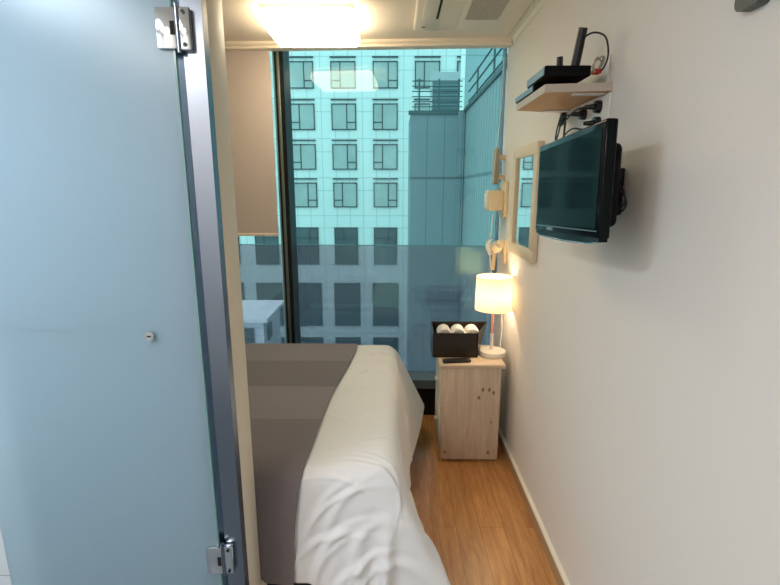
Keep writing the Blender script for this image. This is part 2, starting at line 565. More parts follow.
# ------------------------------------------------------------------ window wall (pivot on the right corner, turned a little)
WP = (WX, 3.15, 0); WR = (0, 0, R(-2.3))
bm = B()      # cornice along the ceiling in front of the glass, local y negative = into the room
prism(bm, [(-0.115, CZ), (-0.115, CZ - 0.014), (-0.10, CZ - 0.022), (-0.10, CZ - 0.036), (-0.03, CZ - 0.036), (-0.03, CZ)], 'X', -2.9, -0.002)
st(obj('trim_2', bm, M['trim'], loc=WP, rot=WR, smooth=True, angle=30))
st(bxo('wall_window_below', (-2.9, 0.02, 0), (0, 0.17, 0.22), M['gap'], loc=WP, rot=WR))


def window(name, x0, x1):
    f = B()
    for (lo, hi) in [((x0, -0.02, 0.22), (x1, 0.15, 0.285)), ((x0, 0.03, CZ + 0.07), (x1, 0.15, CZ + 0.099)),
                     ((x1 - 0.006, 0.03, 0.22), (x1, 0.15, CZ + 0.09))]:
        box(f, lo, hi, 0.002)
    o = st(obj(name, f, M['sill'], loc=WP, rot=WR))
    bxo('pane', (x0 + 0.002, 0.130, 0.22), (x1 - 0.002, 0.140, CZ + 0.09), M['teal_glass'], o)
    return o


w1 = window('window_1', -1.395, -0.004)
w2 = window('window_2', -2.9, -1.464)
# mullion of stacked profiles
mu = st(bxo('trim_3', (-1.464, -0.01, 0.20), (-1.452, 0.15, CZ + 0.09), M['glass_edge'], loc=WP, rot=WR))
bxo('profile', (-1.452, -0.015, 0.20), (-1.437, 0.15, CZ + 0.09), M['dark_metal'], mu)
bxo('profile', (-1.437, -0.025, 0.20), (-1.420, 0.15, CZ + 0.09), M['grey_metal'], mu, bev=0.002)
bxo('profile', (-1.420, -0.015, 0.20), (-1.395, 0.15, CZ + 0.09), M['dark_metal'], mu)
# glass balustrade outside the window
gb = thing('glass_balustrade', 'waist-high greyish glass panel standing just outside the window', 'glass panel', WP, WR)
bxo('glass_panel', (-2.9, 0.260, 0.10), (0.25, 0.272, 1.205), M['film_glass'], gb)
bxo('top_edge', (-2.9, 0.258, 1.205), (0.25, 0.274, 1.209), M['glass_edge'], gb)
bxo('base_channel', (-2.9, 0.235, -0.10), (0.25, 0.30, 0.10), M['sill'], gb)

# roller blind in front of the left pane
bl = thing('roller_blind', 'beige roller blind lowered over the narrow left window pane', 'blind', WP, WR)
bm = B()
nx = 12
box(bm, (-2.85, -0.048, 1.315), (-1.468, -0.0465, CZ + 0.05))
obj('fabric', bm, M['blind'], bl)
bxo('bottom_bar', (-2.85, -0.054, 1.300), (-1.468, -0.042, 1.318), M['trim'], bl, bev=0.002)
bm = B(); cyl(bm, (-2.85, -0.028, CZ + 0.05), (-1.468, -0.028, CZ + 0.05), 0.018)
obj('roller', bm, M['trim'], bl, smooth=True)
bm = B()
for k in range(9):
    box(bm, (-1.62 + 0.006 * k, -0.0548, 1.305), (-1.6172 + 0.006 * k, -0.0540, 1.309))
obj('printed_mark', bm, M['grey_metal'], bl)

# ------------------------------------------------------------------ bathroom door
bm = B(); prism(bm, [(-0.486, 1.312), (-0.486, 1.350), (-0.60, 1.350), (-0.60, 1.338), (-0.540, 1.338), (-0.540, 1.312)], 'Z', 0, CZ)
tag(obj('door_post', bm, M['steel'], smooth=True), 'brushed steel upright post beside the frosted glass door', 'post')
d = thing('glass_door', 'frosted pale blue glass door swung back against the tiled wall', 'door', (-0.56, 1.30, 0.1))
D = lambda x, y, z: (x + 0.56, y - 1.30, z - 0.1)
bm = B(); box(bm, D(-1.245, 1.300, 0.14), D(-0.560, 1.308, 2.26))
obj('glass_panel', bm, M['frost'], d)
bxo('edge_seal', D(-0.560, 1.299, 0.14), D(-0.5555, 1.309, 2.26), M['glass_edge'], d)
for zc in (1.995, 0.445):
    bm = B()
    box(bm, D(-0.5950, 1.288, zc - 0.048), D(-0.5450, 1.2995, zc + 0.048), 0.003)
    box(bm, D(-0.5950, 1.3085, zc - 0.048), D(-0.5450, 1.316, zc + 0.048), 0.003)
    h = obj('hinge', bm, M['chrome'], d, smooth=True)
    bm = B(); box(bm, D(-0.5390, 1.292, zc - 0.05), D(-0.5110, 1.310, zc + 0.05), 0.004)
    obj('post_plate', bm, M['chrome'], h, smooth=True)
    bm = B(); cyl(bm, D(-0.5420, 1.295, zc - 0.056), D(-0.5420, 1.295, zc + 0.056), 0.006)
    obj('pivot_pin', bm, M['steel'], h, smooth=True)
    bm = B(); box(bm, D(-0.5590, 1.2868, zc - 0.016), D(-0.5470, 1.2890, zc + 0.016), 0.001)
    obj('spring_slot', bm, M['gap'], h)
    for dz in (-0.038, 0.038):
        bm = B(); cyl(bm, D(-0.5250, 1.289, zc + dz), D(-0.5250, 1.293, zc + dz), 0.005, n=14)
        obj('screw', bm, M['dark_metal'], h, smooth=True)
bm = B()
P = [D(-0.698, 1.31, 1.192), D(-0.698, 1.345, 1.192), D(-0.715, 1.357, 1.192), D(-0.75, 1.36, 1.192), D(-1.17, 1.36, 1.192), D(-1.203, 1.357, 1.192), D(-1.21, 1.345, 1.192), D(-1.21, 1.31, 1.192)]
tube(bm, P, 0.009, 14, 3)
obj('towel_bar', bm, M['steel'], d, smooth=True)
bm = B(); cyl(bm, D(-0.698, 1.288, 1.192), D(-0.698, 1.300, 1.192), 0.013)
kb = obj('bar_bolt', bm, M['chrome'], d, smooth=True)
bm = B(); box(bm, D(-0.703, 1.2868, 1.190), D(-0.693, 1.2885, 1.194))
obj('bolt_slot', bm, M['dark_metal'], kb)

# ------------------------------------------------------------------ bed, duvet, runner
bed = thing('bed', 'low double bed with dark navy base under the white duvet', 'bed', (-1.1, 2.2, 0))
O = lambda x, y, z: (x + 1.1, y - 2.2, z)
bxo('bed_base', O(-2.15, 1.55, 0.04), O(-0.03, 2.86, 0.36), M['navy'], bed, bev=0.015)
bxo('mattress', O(-2.15, 1.545, 0.36), O(-0.03, 2.87, 0.585), M['mattress'], bed, bev=0.035)
for x in (-2.05, -0.12):
    for y in (1.62, 2.78):
        bm = B(); cyl(bm, O(x, y, 0), O(x, y, 0.05), 0.025)
        obj('foot', bm, M['dark_metal'], bed, smooth=True)


def drape():
    """cloth of springs laid over the bed; returns an array [nu, nv, 3]"""
    rng = np.random.RandomState(3)
    sp = 0.0165
    X0, XE, Y0, YE = -1.25, 0.405, 1.16, 2.93
    nu = int((XE - X0) / sp) + 1; nv = int((YE - Y0) / sp) + 1
    U, V = np.meshgrid(np.linspace(X0, XE, nu), np.linspace(Y0, YE, nv), indexing='ij')
    # the cover lies a touch askew
    ang = R(1.5)
    P = np.stack([U + (V - 2.9) * math.sin(ang) * -0.0, V, np.full_like(U, 0.66)], -1)
    P[..., 2] += 0.012 * np.sin(U * 9 + V * 4) + 0.01 * np.sin(V * 13 - U * 6) + rng.rand(nu, nv) * 0.004
    c_in = 0.020
    du = np.maximum(U - c_in, 0); dvv = np.maximum(1.515 - V, 0)
    rr = np.hypot(du, dvv); th = np.arctan2(dvv, du)
    out = 0.05 * np.minimum(rr * 8, 1) + 0.5 * np.sin(2 * th) * rr
    P[..., 0] = np.where(du > 0, c_in, U) + np.cos(th) * out * (rr > 0)
    P[..., 1] = np.where(dvv > 0, 1.515, V) - np.sin(th) * out * (rr > 0)
    P[..., 2] -= rr * np.sqrt(1 - (0.5 * np.sin(2 * th)) ** 2) * 0.97
    top, bx, by0, by1, rad = 0.618, 0.012, 1.515, 3.2, 0.055

    def shear(y, z):
        k = np.interp(y, [1.45, 1.6, 1.9, 2.3, 2.75, 2.9], [0.50, 0.34, 0.13, 0.17, 0.40, 0.48])
        return k * np.clip(0.60 - z, 0, 0.5)

    def shear_y(x, z):
        k = np.interp(x, [-0.6, -0.3, 0.0], [0.02, 0.05, 0.12])
        return -k * np.clip(0.60 - z, 0, 0.5)

    Pv = P.copy()
    f = np.zeros((nu, nv))
    for k in range(14):
        a_, b_, ph = rng.uniform(-24, 24), rng.uniform(-24, 24), rng.uniform(0, 6.28)
        f += np.sin(U * a_ + V * b_ + ph)
    f = f / np.abs(f).max()
    rest = (sp * (1.010 + 0.030 * f))[..., None]
    g = 0.0004
    for it in range(300):
        vel = (P - Pv) * 0.965
        Pv = P.copy()
        P = P + vel
        P[..., 2] -= g
        for rep in range(7):
            for (di, dj, L0, kk) in ((1, 0, 1, 1.0), (0, 1, 1, 1.0), (1, 1, 1.4142, 0.35), (1, -1, 1.4142, 0.35), (2, 0, 2, 0.08), (0, 2, 2, 0.08)):
                if dj >= 0:
                    A = P[:nu - di, :nv - dj]; Bq = P[di:, dj:]
                else:
                    A = P[:nu - di, -dj:]; Bq = P[di:, :nv + dj]
                dv = Bq - A
                ln = np.linalg.norm(dv, axis=-1, keepdims=True) + 1e-9
                cor = dv * (1 - rest[:A.shape[0], :A.shape[1]] * L0 / ln) * 0.5 * kk
                if dj == 0 or (di == 0):
                    # two colours to keep it stable
                    idx = (np.arange(A.shape[0 if di else 1]) // max(di, dj)) % 2
                    for cc in (0, 1):
                        mk = (idx == cc).astype(float)
                        mk = mk[:, None, None] if di else mk[None, :, None]
                        dv = Bq - A
                        ln = np.linalg.norm(dv, axis=-1, keepdims=True) + 1e-9
                        cor = dv * (1 - rest[:A.shape[0], :A.shape[1]] * L0 / ln) * 0.5 * kk * mk
                        if max(di, dj) == 1:
                            A += cor; Bq -= cor
                        else:
                            cor *= 0.5
                            A += cor; Bq -= cor
                else:
                    cor *= 0.4
                    A += cor; Bq -= cor
            # collide with the rounded block of the bed
            x = P[..., 0] - shear(P[..., 1], P[..., 2])
            y = P[..., 1] - shear_y(P[..., 0], P[..., 2])
            z = P[..., 2]
            hx, hy, hz = (bx + 3) / 2, (by1 - by0) / 2, top / 2 + 0.5
            cx, cy, cz = (bx - 3) / 2, (by1 + by0) / 2, top / 2 - 0.5
            q = np.stack([x - cx, y - cy, z - cz], -1)
            s = np.sign(q); a = np.abs(q) - (np.array([hx, hy, hz]) - rad)
            ao = np.maximum(a, 0)
            dl = np.linalg.norm(ao, axis=-1)
            sd = dl + np.minimum(a.max(-1), 0) - rad
            ins = sd < 0
            nrm = np.where(dl[..., None] > 1e-6, ao / (dl[..., None] + 1e-9), (a == a.max(-1, keepdims=True)).astype(float)) * s
            P = P - np.where(ins[..., None], nrm * sd[..., None], 0)
            # friction
            if rep == 6:
                P = np.where((sd < 0.001)[..., None], P * 0.45 + Pv * 0.55, P)
            P[..., 2] = np.maximum(P[..., 2], 0.012)
            # window side and wall end stay clear
            P[..., 1] = np.minimum(P[..., 1], 2.955)
            P[0, :, 0] = X0
            fx = U[:, -1] < c_in
            P[fx, -1, 0] = U[fx, -1]; P[fx, -1, 1] = YE
    wal = (P[..., 0] < -0.455) & (P[..., 1] < 1.503)
    P[..., 1] = np.where(wal, 1.503, P[..., 1])
    return P


G = drape()


def grid_mesh(name, G, m, thick, offset, lvl=1):
    nu, nv = G.shape[:2]
    me = bpy.data.meshes.new(name)
    vs = G.reshape(-1, 3).tolist()
    fs = [(i * nv + j, (i + 1) * nv + j, (i + 1) * nv + j + 1, i * nv + j + 1) for i in range(nu - 1) for j in range(nv - 1)]
    me.from_pydata(vs, [], fs)
    me.materials.append(m)
    for p in me.polygons:
        p.use_smooth = True
    o = bpy.data.objects.new(name, me)
    C.objects.link(o)
    s = o.modifiers.new('thickness', 'SOLIDIFY'); s.thickness = thick; s.offset = offset
    if lvl:
        sb = o.modifiers.new('smooth', 'SUBSURF'); sb.levels = lvl; sb.render_levels = lvl
    return o


def blur(G, n=2):
    for _ in range(n):
        H = G.copy()
        H[1:-1] = G[1:-1] * 0.5 + (G[2:] + G[:-2]) * 0.25
        K = H.copy()
        K[:, 1:-1] = H[:, 1:-1] * 0.5 + (H[:, 2:] + H[:, :-2]) * 0.25
        G = K
    return G


G = blur(G, 1)


def creases(G):
    rng = np.random.RandomState(11)
    def up(A, n, ax):
        m = A.shape[ax]; t = np.linspace(0, m - 1, (m - 1) * n + 1); i = np.minimum(t.astype(int), m - 2); f = t - i
        sh = [1, 1, 1]; sh[ax] = -1; f = f.reshape(sh)
        return np.take(A, i, ax) * (1 - f) + np.take(A, i + 1, ax) * f
    G = blur(up(up(G, 3, 0), 3, 1), 6)
    nu, nv = G.shape[:2]
    dU = np.gradient(G, axis=0); dV = np.gradient(G, axis=1)
    Nn = np.cross(dU, dV); Nn /= np.linalg.norm(Nn, axis=-1, keepdims=True) + 1e-9
    uu, vv = np.meshgrid(np.linspace(-1.25, 0.405, nu), np.linspace(1.16, 2.93, nv), indexing='ij')
    h = np.zeros((nu, nv))
    L = []
    for k in range(30):      # folds over the top
        L.append((rng.uniform(-0.32, 0.02), rng.uniform(1.55, 2.85), rng.uniform(-0.9, 0.9), rng.uniform(0.05, 0.14), rng.uniform(0.006, 0.012), rng.uniform(0.004, 0.009)))
    for k in range(12):       # long folds fanning down the near side from the corner
        L.append((rng.uniform(-0.30, -0.02), rng.uniform(1.20, 1.50), R(rng.uniform(35, 70)), rng.uniform(0.10, 0.20), rng.uniform(0.009, 0.018), rng.uniform(0.005, 0.011)))
    for k in range(13):      # hanging folds on the foot side
        L.append((rng.uniform(0.10, 0.36), rng.uniform(1.4, 2.85), R(rng.uniform(-25, 25)), rng.uniform(0.10, 0.2), rng.uniform(0.012, 0.024), rng.uniform(0.004, 0.010)))
    for (cu, cv, an, ln, wd, am) in L:
        x = (uu - cu) * math.cos(an) + (vv - cv) * math.sin(an)
        y = -(uu - cu) * math.sin(an) + (vv - cv) * math.cos(an) + 0.25 * x * x / ln
        h += am * np.exp(-(x / ln) ** 2) * (np.exp(-(y / wd) ** 2) - 0.45 * np.exp(-((y - 1.7 * wd) / (1.2 * wd)) ** 2))
    return G + Nn * h[..., None]


tag(grid_mesh('duvet', creases(G), M['duvet'], 0.012, -1, 0), 'white rumpled cotton duvet draped over the foot of the bed', 'duvet')
# runner follows the duvet surface
nu, nv = G.shape[:2]
dU = np.gradient(G, axis=0); dV = np.gradient(G, axis=1)
Nn = np.cross(dU, dV); Nn /= np.linalg.norm(Nn, axis=-1, keepdims=True) + 1e-9
G2 = blur(G, 6)
Q = G2 + Nn * 0.014
rv = np.arange(0, nv - 1)
ns = 70
run = np.zeros((ns, len(rv), 3))
for j, v in enumerate(rv):
    t = v / (nv - 1)
    yv = G[nu // 2, v, 1]
    ub = (np.interp(t, [0, 0.20, 0.6, 1], [-0.365, -0.372, -0.325, -0.235]) + 1.25) / (1.655) * (nu - 1)
    for i in range(ns):
        u = 4 + (ub - 4) * i / (ns - 1)
        i0 = int(u); fr = u - i0
        run[i, j] = Q[i0, v] * (1 - fr) + Q[min(i0 + 1, nu - 1), v] * fr
tag(grid_mesh('bed_runner', run, M['runner'], 0.006, 0, 1), 'taupe striped woven throw lying across the white duvet', 'bed throw')

# ------------------------------------------------------------------ nightstand
ns_ = thing('nightstand', 'narrow pale pine nightstand against the right wall by the window', 'nightstand', (0.45, 2.75, 0))
S = lambda x, y, z: (x - 0.45, y - 2.75, z)
bm = B()
box(bm, S(0.282, 2.585, 0.012), S(0.623, 2.603, 0.598), 0.002)
box(bm, S(0.282, 2.897, 0.012), S(0.623, 2.915, 0.598), 0.002)
box(bm, S(0.605, 2.603, 0.012), S(0.623, 2.897, 0.598), 0.0015)
box(bm, S(0.290, 2.603, 0.05), S(0.605, 2.897, 0.066))
obj('body', bm, M['pine'], ns_, smooth=True)
bxo('tabletop', S(0.262, 2.568, 0.598), S(0.642, 2.93, 0.622), M['pine_top'], ns_, bev=0.006)
for z0, z1 in ((0.075, 0.33), (0.34, 0.59)):
    dr = bxo('drawer', S(0.272, 2.606, z0), S(0.290, 2.894, z1), M['drawer'], ns_, bev=0.003)
    bm = B(); cyl(bm, S(0.255, 2.75, (z0 + z1) / 2), S(0.273, 2.75, (z0 + z1) / 2), 0.013, 0.009)
    obj('knob', bm, M['drawer'], dr, smooth=True)

# black open box with rolled towels
TT = 0.622
bx_ = thing('storage_box', 'open black leatherette box holding white rolled towels on nightstand', 'box', (0.40, 2.70, TT))
def tray(bm, w0, w1, y0, y1, h0, h1, fl, t=0.006):
    # four leaning sides and a floor, thin boards
    def quad(a, b, c, d_):
        n = (Vector(b) - Vector(a)).cross(Vector(d_) - Vector(a)).normalized() * t
        A = [bm.verts.new(p) for p in (a, b, c, d_)]
        Bv = [bm.verts.new(Vector(p) + n) for p in (a, b, c, d_)]
        bm.faces.new(A); bm.faces.new(list(reversed(Bv)))
        for k in range(4):
            bm.faces.new((A[k], A[(k + 1) % 4], Bv[(k + 1) % 4], Bv[k]))
    x0, x1 = -w0 / 2, w0 / 2
    X0, X1 = x0 - fl * 0.3, x1 + (w1 - w0)
    quad((x0, y0, 0), (x0, y0, h0), (x1, y0, h0), (x1, y0, 0))
    quad((X0, y1, 0), (x1, y1, 0), (X1, y1, h1), (X0, y1, h1))
    quad((x0, y0, 0), (X0, y1, 0), (X0, y1, h1), (x0, y0, h0))
    quad((x1, y0, 0), (x1, y0, h0), (X1, y1, h1), (x1, y1, 0))
    quad((x0, y0, 0), (x1, y0, 0), (x1, y1, 0), (X0, y1, 0))
bm = B(); tray(bm, 0.268, 0.350, -0.035, 0.125, 0.150, 0.178, 0.01)
obj('box_body', bm, M['boxblack'], bx_)
bx_.location = (0.366, 2.725, TT)
bm = B()
for zz in (0.010, 0.036, 0.062):
    box(bm, (0.250, 2.712, TT + zz), (0.498, 2.825, TT + zz + 0.023), 0.010, 3)
tag(obj('folded_towel', bm, M['towel'], smooth=True), 'flat folded white towel beneath the rolled ones in the box', 'towel')


def towel_roll(r, l):
    bm = B()
    n = 90
    A, Bv = [], []
    for k in range(n + 1):
        t = k / n
        a = t * 2 * PI * 3.5 + 0.3
        rr = 0.008 + (r - 0.008) * t
        A.append(rr); Bv.append(a)
    rings = []
    ys = [-l / 2, -l / 2 + 0.006, l / 2 - 0.006, l / 2]
    # outer rounded body
    N_ = 32
    for yy, s in ((-l / 2, 0.72), (-l / 2 + 0.003, 0.92), (-l / 2 + 0.010, 1.0), (l / 2 - 0.010, 1.0), (l / 2 - 0.003, 0.92), (l / 2, 0.72)):
        rings.append([bm.verts.new((r * s * math.cos(2 * PI * k / N_), yy, r * s * math.sin(2 * PI * k / N_))) for k in range(N_)])
    for i in range(len(rings) - 1):
        for k in range(N_):
            bm.faces.new((rings[i][k], rings[i][(k + 1) % N_], rings[i + 1][(k + 1) % N_], rings[i + 1][k]))
    bm.faces.new(list(reversed(rings[0]))); bm.faces.new(rings[-1])
    sp = [((A[k] * 0.93) * math.cos(Bv[k]), -l / 2 - 0.0015, (A[k] * 0.93) * math.sin(Bv[k])) for k in range(0, n + 1, 2)]
    tube(bm, sp, 0.0028, 6, 2)
    return bm


rl0 = None
for k, (x, zz, lab) in enumerate(((0.304, 0.132, 'rolled white towel at the left end of the black box'),
                                  (0.389, 0.132, 'rolled white towel in the middle of the black box'),
                                  (0.474, 0.132, 'rolled white towel nearest the lamp in the black box'))):
    if rl0 is None:
        o = obj('rolled_towel', towel_roll(0.0405, 0.11), M['towel'], loc=(x, 2.768, TT + zz), smooth=True, angle=60)
        rl0 = o
    else:
        o = rl0.copy(); C.objects.link(o); o.location = (x, 2.768, TT + zz); o.rotation_euler = (0, 0.6 * k, 0)
    tag(o, lab, 'towel', 'rolled towels in the black box')

# remote control
rm = thing('remote_control', 'black remote control lying at the front edge of nightstand', 'remote', (0.365, 2.612, TT), (0, 0, R(8)))
bm = B(); box(bm, (-0.082, -0.021, 0.0), (0.082, 0.021, 0.018), 0.006, 3)
obj('casing', bm, M['black'], rm, smooth=True)
bm = B()
for i in range(9):
    for j in range(3):
        box(bm, (-0.065 + i * 0.0145, -0.014 + j * 0.011, 0.0175), (-0.057 + i * 0.0145, -0.007 + j * 0.011, 0.0205), 0.001)
obj('button', bm, M['dark_metal'], rm)

# bedside lamp
lp = thing('table_lamp', 'lit table lamp with cream drum shade on the nightstand', 'lamp', (0.591, 2.745, TT))
bm = B(); lathe(bm, [(0.0, 0.0), (0.076, 0.0), (0.080, 0.004), (0.080, 0.024), (0.076, 0.030), (0.02, 0.033), (0.0, 0.033)], (0.008, -0.006, 0))
obj('base', bm, M['lampbase'], lp, smooth=True)
bm = B(); cyl(bm, (0, 0, 0.03), (0, 0, 0.135), 0.0105)
obj('lower_stem', bm, M['lampbase'], lp, smooth=True)
bm = B(); cyl(bm, (0, 0, 0.135), (0, 0, 0.32), 0.0085)
obj('upper_stem', bm, M['lampwood'], lp, smooth=True)
bm = B()
lathe(bm, [(0.107, 0.283), (0.104, 0.483), (0.1025, 0.483), (0.1055, 0.283), (0.107, 0.283)], n=64)
obj('lamp_shade', bm, M['lampshade'], lp, smooth=True, angle=60)
bm = B()
for k in range(3):
    a = k * 2 * PI / 3
    cyl(bm, (0, 0, 0.325), (0.104 * math.cos(a), 0.104 * math.sin(a), 0.30), 0.0015, n=6)
obj('shade_spider', bm, M['lampbase'], lp)
bm = B(); bmesh.ops.create_uvsphere(bm, u_segments=20, v_segments=12, radius=0.030, matrix=Matrix.Translation((0, 0, 0.375)))
obj('bulb', bm, mat('glowing_bulb', (255, 240, 210), 0.4, emis=(1.0, 0.80, 0.55), estr=40), lp, smooth=True)
bm = B(); tube(bm, [(0.03, 0.07, 0.012), (0.07, 0.10, 0.006), (0.085, 0.13, 0.03), (0.095, 0.15, 0.12), (0.098, 0.18, 0.2), (0.10, 0.20, 0.38)], 0.003, 8)
obj('cord', bm, M['white_plastic'], lp, smooth=True)

# ------------------------------------------------------------------ wall things by the window
pb = thing('dryer_socket_box', 'ivory plastic power box fixed to wall beside the window', 'power box', (WX, 3.065, 1.54))
bm = B(); box(bm, (-0.022, -0.10, -0.11), (0, 0.07, 0.11), 0.006, 3)
obj('back_plate', bm, M['ivory'], pb, smooth=True)
bm = B(); box(bm, (-0.115, -0.075, -0.068), (-0.022, 0.055, 0.058), 0.008, 3)
obj('cover', bm, M['ivory'], pb, smooth=True)
bm = B(); box(bm, (-0.122, -0.060, -0.050), (-0.115, 0.04, 0.040), 0.003)
obj('front_lid', bm, M['trim'], pb, smooth=True)
bm = B(); cyl(bm, (-0.030, -0.085, -0.085), (-0.022, -0.085, -0.085), 0.006, n=12)
obj('screw', bm, M['grey_plastic'], pb)
bm = B(); cyl(bm, (-0.04, -0.02, 0.05), (-0.04, -0.02, 0.075), 0.01, n=12)
obj('cable_gland', bm, M['grey_plastic'], pb)
wh = thing('window_latch_handle', 'tall grey-beige handle mounted on wall above the ivory box', 'handle', (WX, 3.10, 1.635))
bm = B(); box(bm, (-0.075, -0.025, 0.0), (-0.040, 0.025, 0.22), 0.012, 3)
obj('grip', bm, M['grey_plastic'], wh, smooth=True)
for zz in (0.03, 0.15):
    bm = B(); box(bm, (-0.043, -0.015, zz), (0, 0.015, zz + 0.03), 0.004)
    obj('mount', bm, M['ivory'], wh, smooth=True)
bm = B(); tube(bm, [(0.625, 3.07, 1.66), (0.63, 3.07, 1.80), (0.655, 3.08, 2.1), (0.66, 3.09, 2.38)], 0.002, 6)
tag(obj('blind_cord', bm, M['trim'], smooth=True), 'thin cord hanging down the window corner to grey-beige handle', 'cord')

# hair dryer hanging under the box
hd = thing('hair_dryer', 'white hair dryer hanging on the wall above the lit lamp', 'hair dryer', (WX, 2.96, 1.10))
bm = B(); box(bm, (-0.018, -0.03, 0.05), (0, 0.05, 0.20), 0.006)
obj('wall_holder', bm, M['ivory'], hd, smooth=True)
bm = B()
pr = [(0.0, -0.075), (0.030, -0.073), (0.036, -0.06), (0.038, 0.0), (0.034, 0.04), (0.026, 0.075), (0.022, 0.078), (0.0, 0.070)]
lathe(bm, pr, n=28)
bmesh.ops.transform(bm, matrix=Matrix.Translation((-0.056, 0.0, 0.155)) @ Matrix.Rotation(R(75), 4, 'X'), verts=bm.verts[:])
obj('barrel', bm, M['ivory'], hd, smooth=True)
bm = B(); tube(bm, [(-0.056, 0.03, 0.135), (-0.062, 0.045, 0.08), (-0.068, 0.05, 0.0)], 0.015, 16)
obj('grip', bm, M['ivory'], hd, smooth=True)
bm = B()
pts = []
for k in range(90):
    t = k / 89
    a = k * 0.9
    cx = -0.10 - 0.012 * math.sin(t * 4); cz = 0.20 - 0.10 * t
    pts.append((cx + 0.012 * math.cos(a), 0.0 + 0.012 * math.sin(a) + 0.02 * t, cz))
tube(bm, pts, 0.003, 6, 2)
tube(bm, [(-0.085, 0.03, 0.355), (-0.09, 0.02, 0.28), (-0.10, 0.0, 0.20)], 0.003, 6)
tube(bm, [(-0.095, 0.02, 0.10), (-0.085, 0.04, 0.04), (-0.07, 0.05, -0.03), (-0.05, 0.04, -0.05), (-0.035, 0.03, 0.0), (-0.02, 0.03, 0.07)], 0.003, 6)
obj('coiled_cord', bm, M['white_plastic'], hd, smooth=True)

# ------------------------------------------------------------------ mirror
mr_ = thing('wall_mirror', 'narrow mirror in pale wooden frame between window and television', 'mirror', (WX, 2.50, 1.25), (0, 0, R(0.6)))
y0, y1, z0, z1, fw = -0.195, 0.255, 0.0, 0.575, 0.058
bm = B()
box(bm, (-0.032, y0, z0), (-0.004, y1, z0 + fw), 0.003); box(bm, (-0.032, y0, z1 - fw), (-0.004, y1, z1), 0.003)
box(bm, (-0.032, y0, z0 + fw), (-0.004, y0 + fw, z1 - fw), 0.003); box(bm, (-0.032, y1 - fw, z0 + fw), (-0.004, y1, z1 - fw), 0.003)
obj('frame', bm, M['mframe'], mr_, smooth=True)
bxo('mirror_glass', (-0.018, y0 + fw - 0.004, z0 + fw - 0.004), (-0.010, y1 - fw + 0.004, z1 - fw + 0.004), M['mirror'], mr_)

# ------------------------------------------------------------------ television (tilt a little, near end up)
tv = thing('television', 'black flat television with glossy screen bracketed on right wall', 'television', (0.52, 1.475, 1.445), (R(-2.2), 0, 0))
Yn, Yf = -0.262, 0.285
h = 0.318
bm = B()
box(bm, (0.0, Yn, 0.022), (0.030, Yf, h), 0.006, 3)
prism(bm, [(Yn + 0.004, 0.030), (Yn + 0.004, 0.014), (Yn + 0.06, 0.008), (0, 0.004), (Yf - 0.06, 0.008), (Yf - 0.004, 0.014), (Yf - 0.004, 0.030)], 'X', 0.003, 0.026)
obj('casing', bm, M['tvbezel'], tv, smooth=True)
bm = B(); box(bm, (0.026, Yn + 0.045, 0.050), (0.070, Yf - 0.07, h - 0.05), 0.018, 4)
obj('rear_housing', bm, M['black_matte'], tv, smooth=True)
bxo('screen', (-0.0015, Yn + 0.020, 0.048), (0.001, Yf - 0.020, h - 0.020), M['screen'], tv)
bxo('lower_strip', (-0.0012, Yn + 0.012, 0.040), (0.001, Yf - 0.012, 0.043), M['grey_metal'], tv)
bm = B(); tube(bm, [(0.003, Yn + 0.02, 0.011), (0.001, Yn + 0.08, 0.006), (0.0, 0, 0.002), (0.001, Yf - 0.08, 0.006), (0.003, Yf - 0.02, 0.011)], 0.002, 8)
obj('chrome_lip', bm, M['chrome'], tv, smooth=True)
# small maker's mark, seven blurred capitals
fd = bpy.data.curves.new('maker_mark', 'FONT')
fd.body = 'SAMSUNG'; fd.size = 0.013; fd.extrude = 0.0004; fd.align_x = 'CENTER'
fo = bpy.data.objects.new('maker_mark', fd)
C.objects.link(fo)
bpy.context.view_layer.update()
me = bpy.data.meshes.new_from_object(fo)
bpy.data.objects.remove(fo)
for v in me.vertices:
    x, y, z = v.co
    v.co = (-0.0008 - z, -x, y)
me.materials.clear(); me.materials.append(M['logo'])
lo = bpy.data.objects.new('brand_mark', me); C.objects.link(lo); lo.parent = tv
lo.location = (0, 0.12, 0.029)
bm = B(); box(bm, (0.064, -0.04, 0.09), (0.11, 0.06, 0.21), 0.003); box(bm, (0.10, -0.02, 0.12), (0.165, 0.02, 0.18), 0.004); box(bm, (0.165, 0.0, 0.08), (0.178, 0.09, 0.22), 0.003)
obj('wall_bracket', bm, M['dark_metal'], tv, smooth=True)
bm = B()
tube(bm, [(0.065, Yn + 0.10, 0.165), (0.080, Yn + 0.060, 0.150), (0.084, Yn + 0.055, 0.11), (0.065, Yn + 0.10, 0.075)], 0.0028, 8)
tube(bm, [(0.065, Yn + 0.11, 0.150), (0.086, Yn + 0.070, 0.140), (0.092, Yn + 0.065, 0.10), (0.065, Yn + 0.11, 0.065)], 0.0028, 8)
obj('cable', bm, M['rubber'], tv, smooth=True)

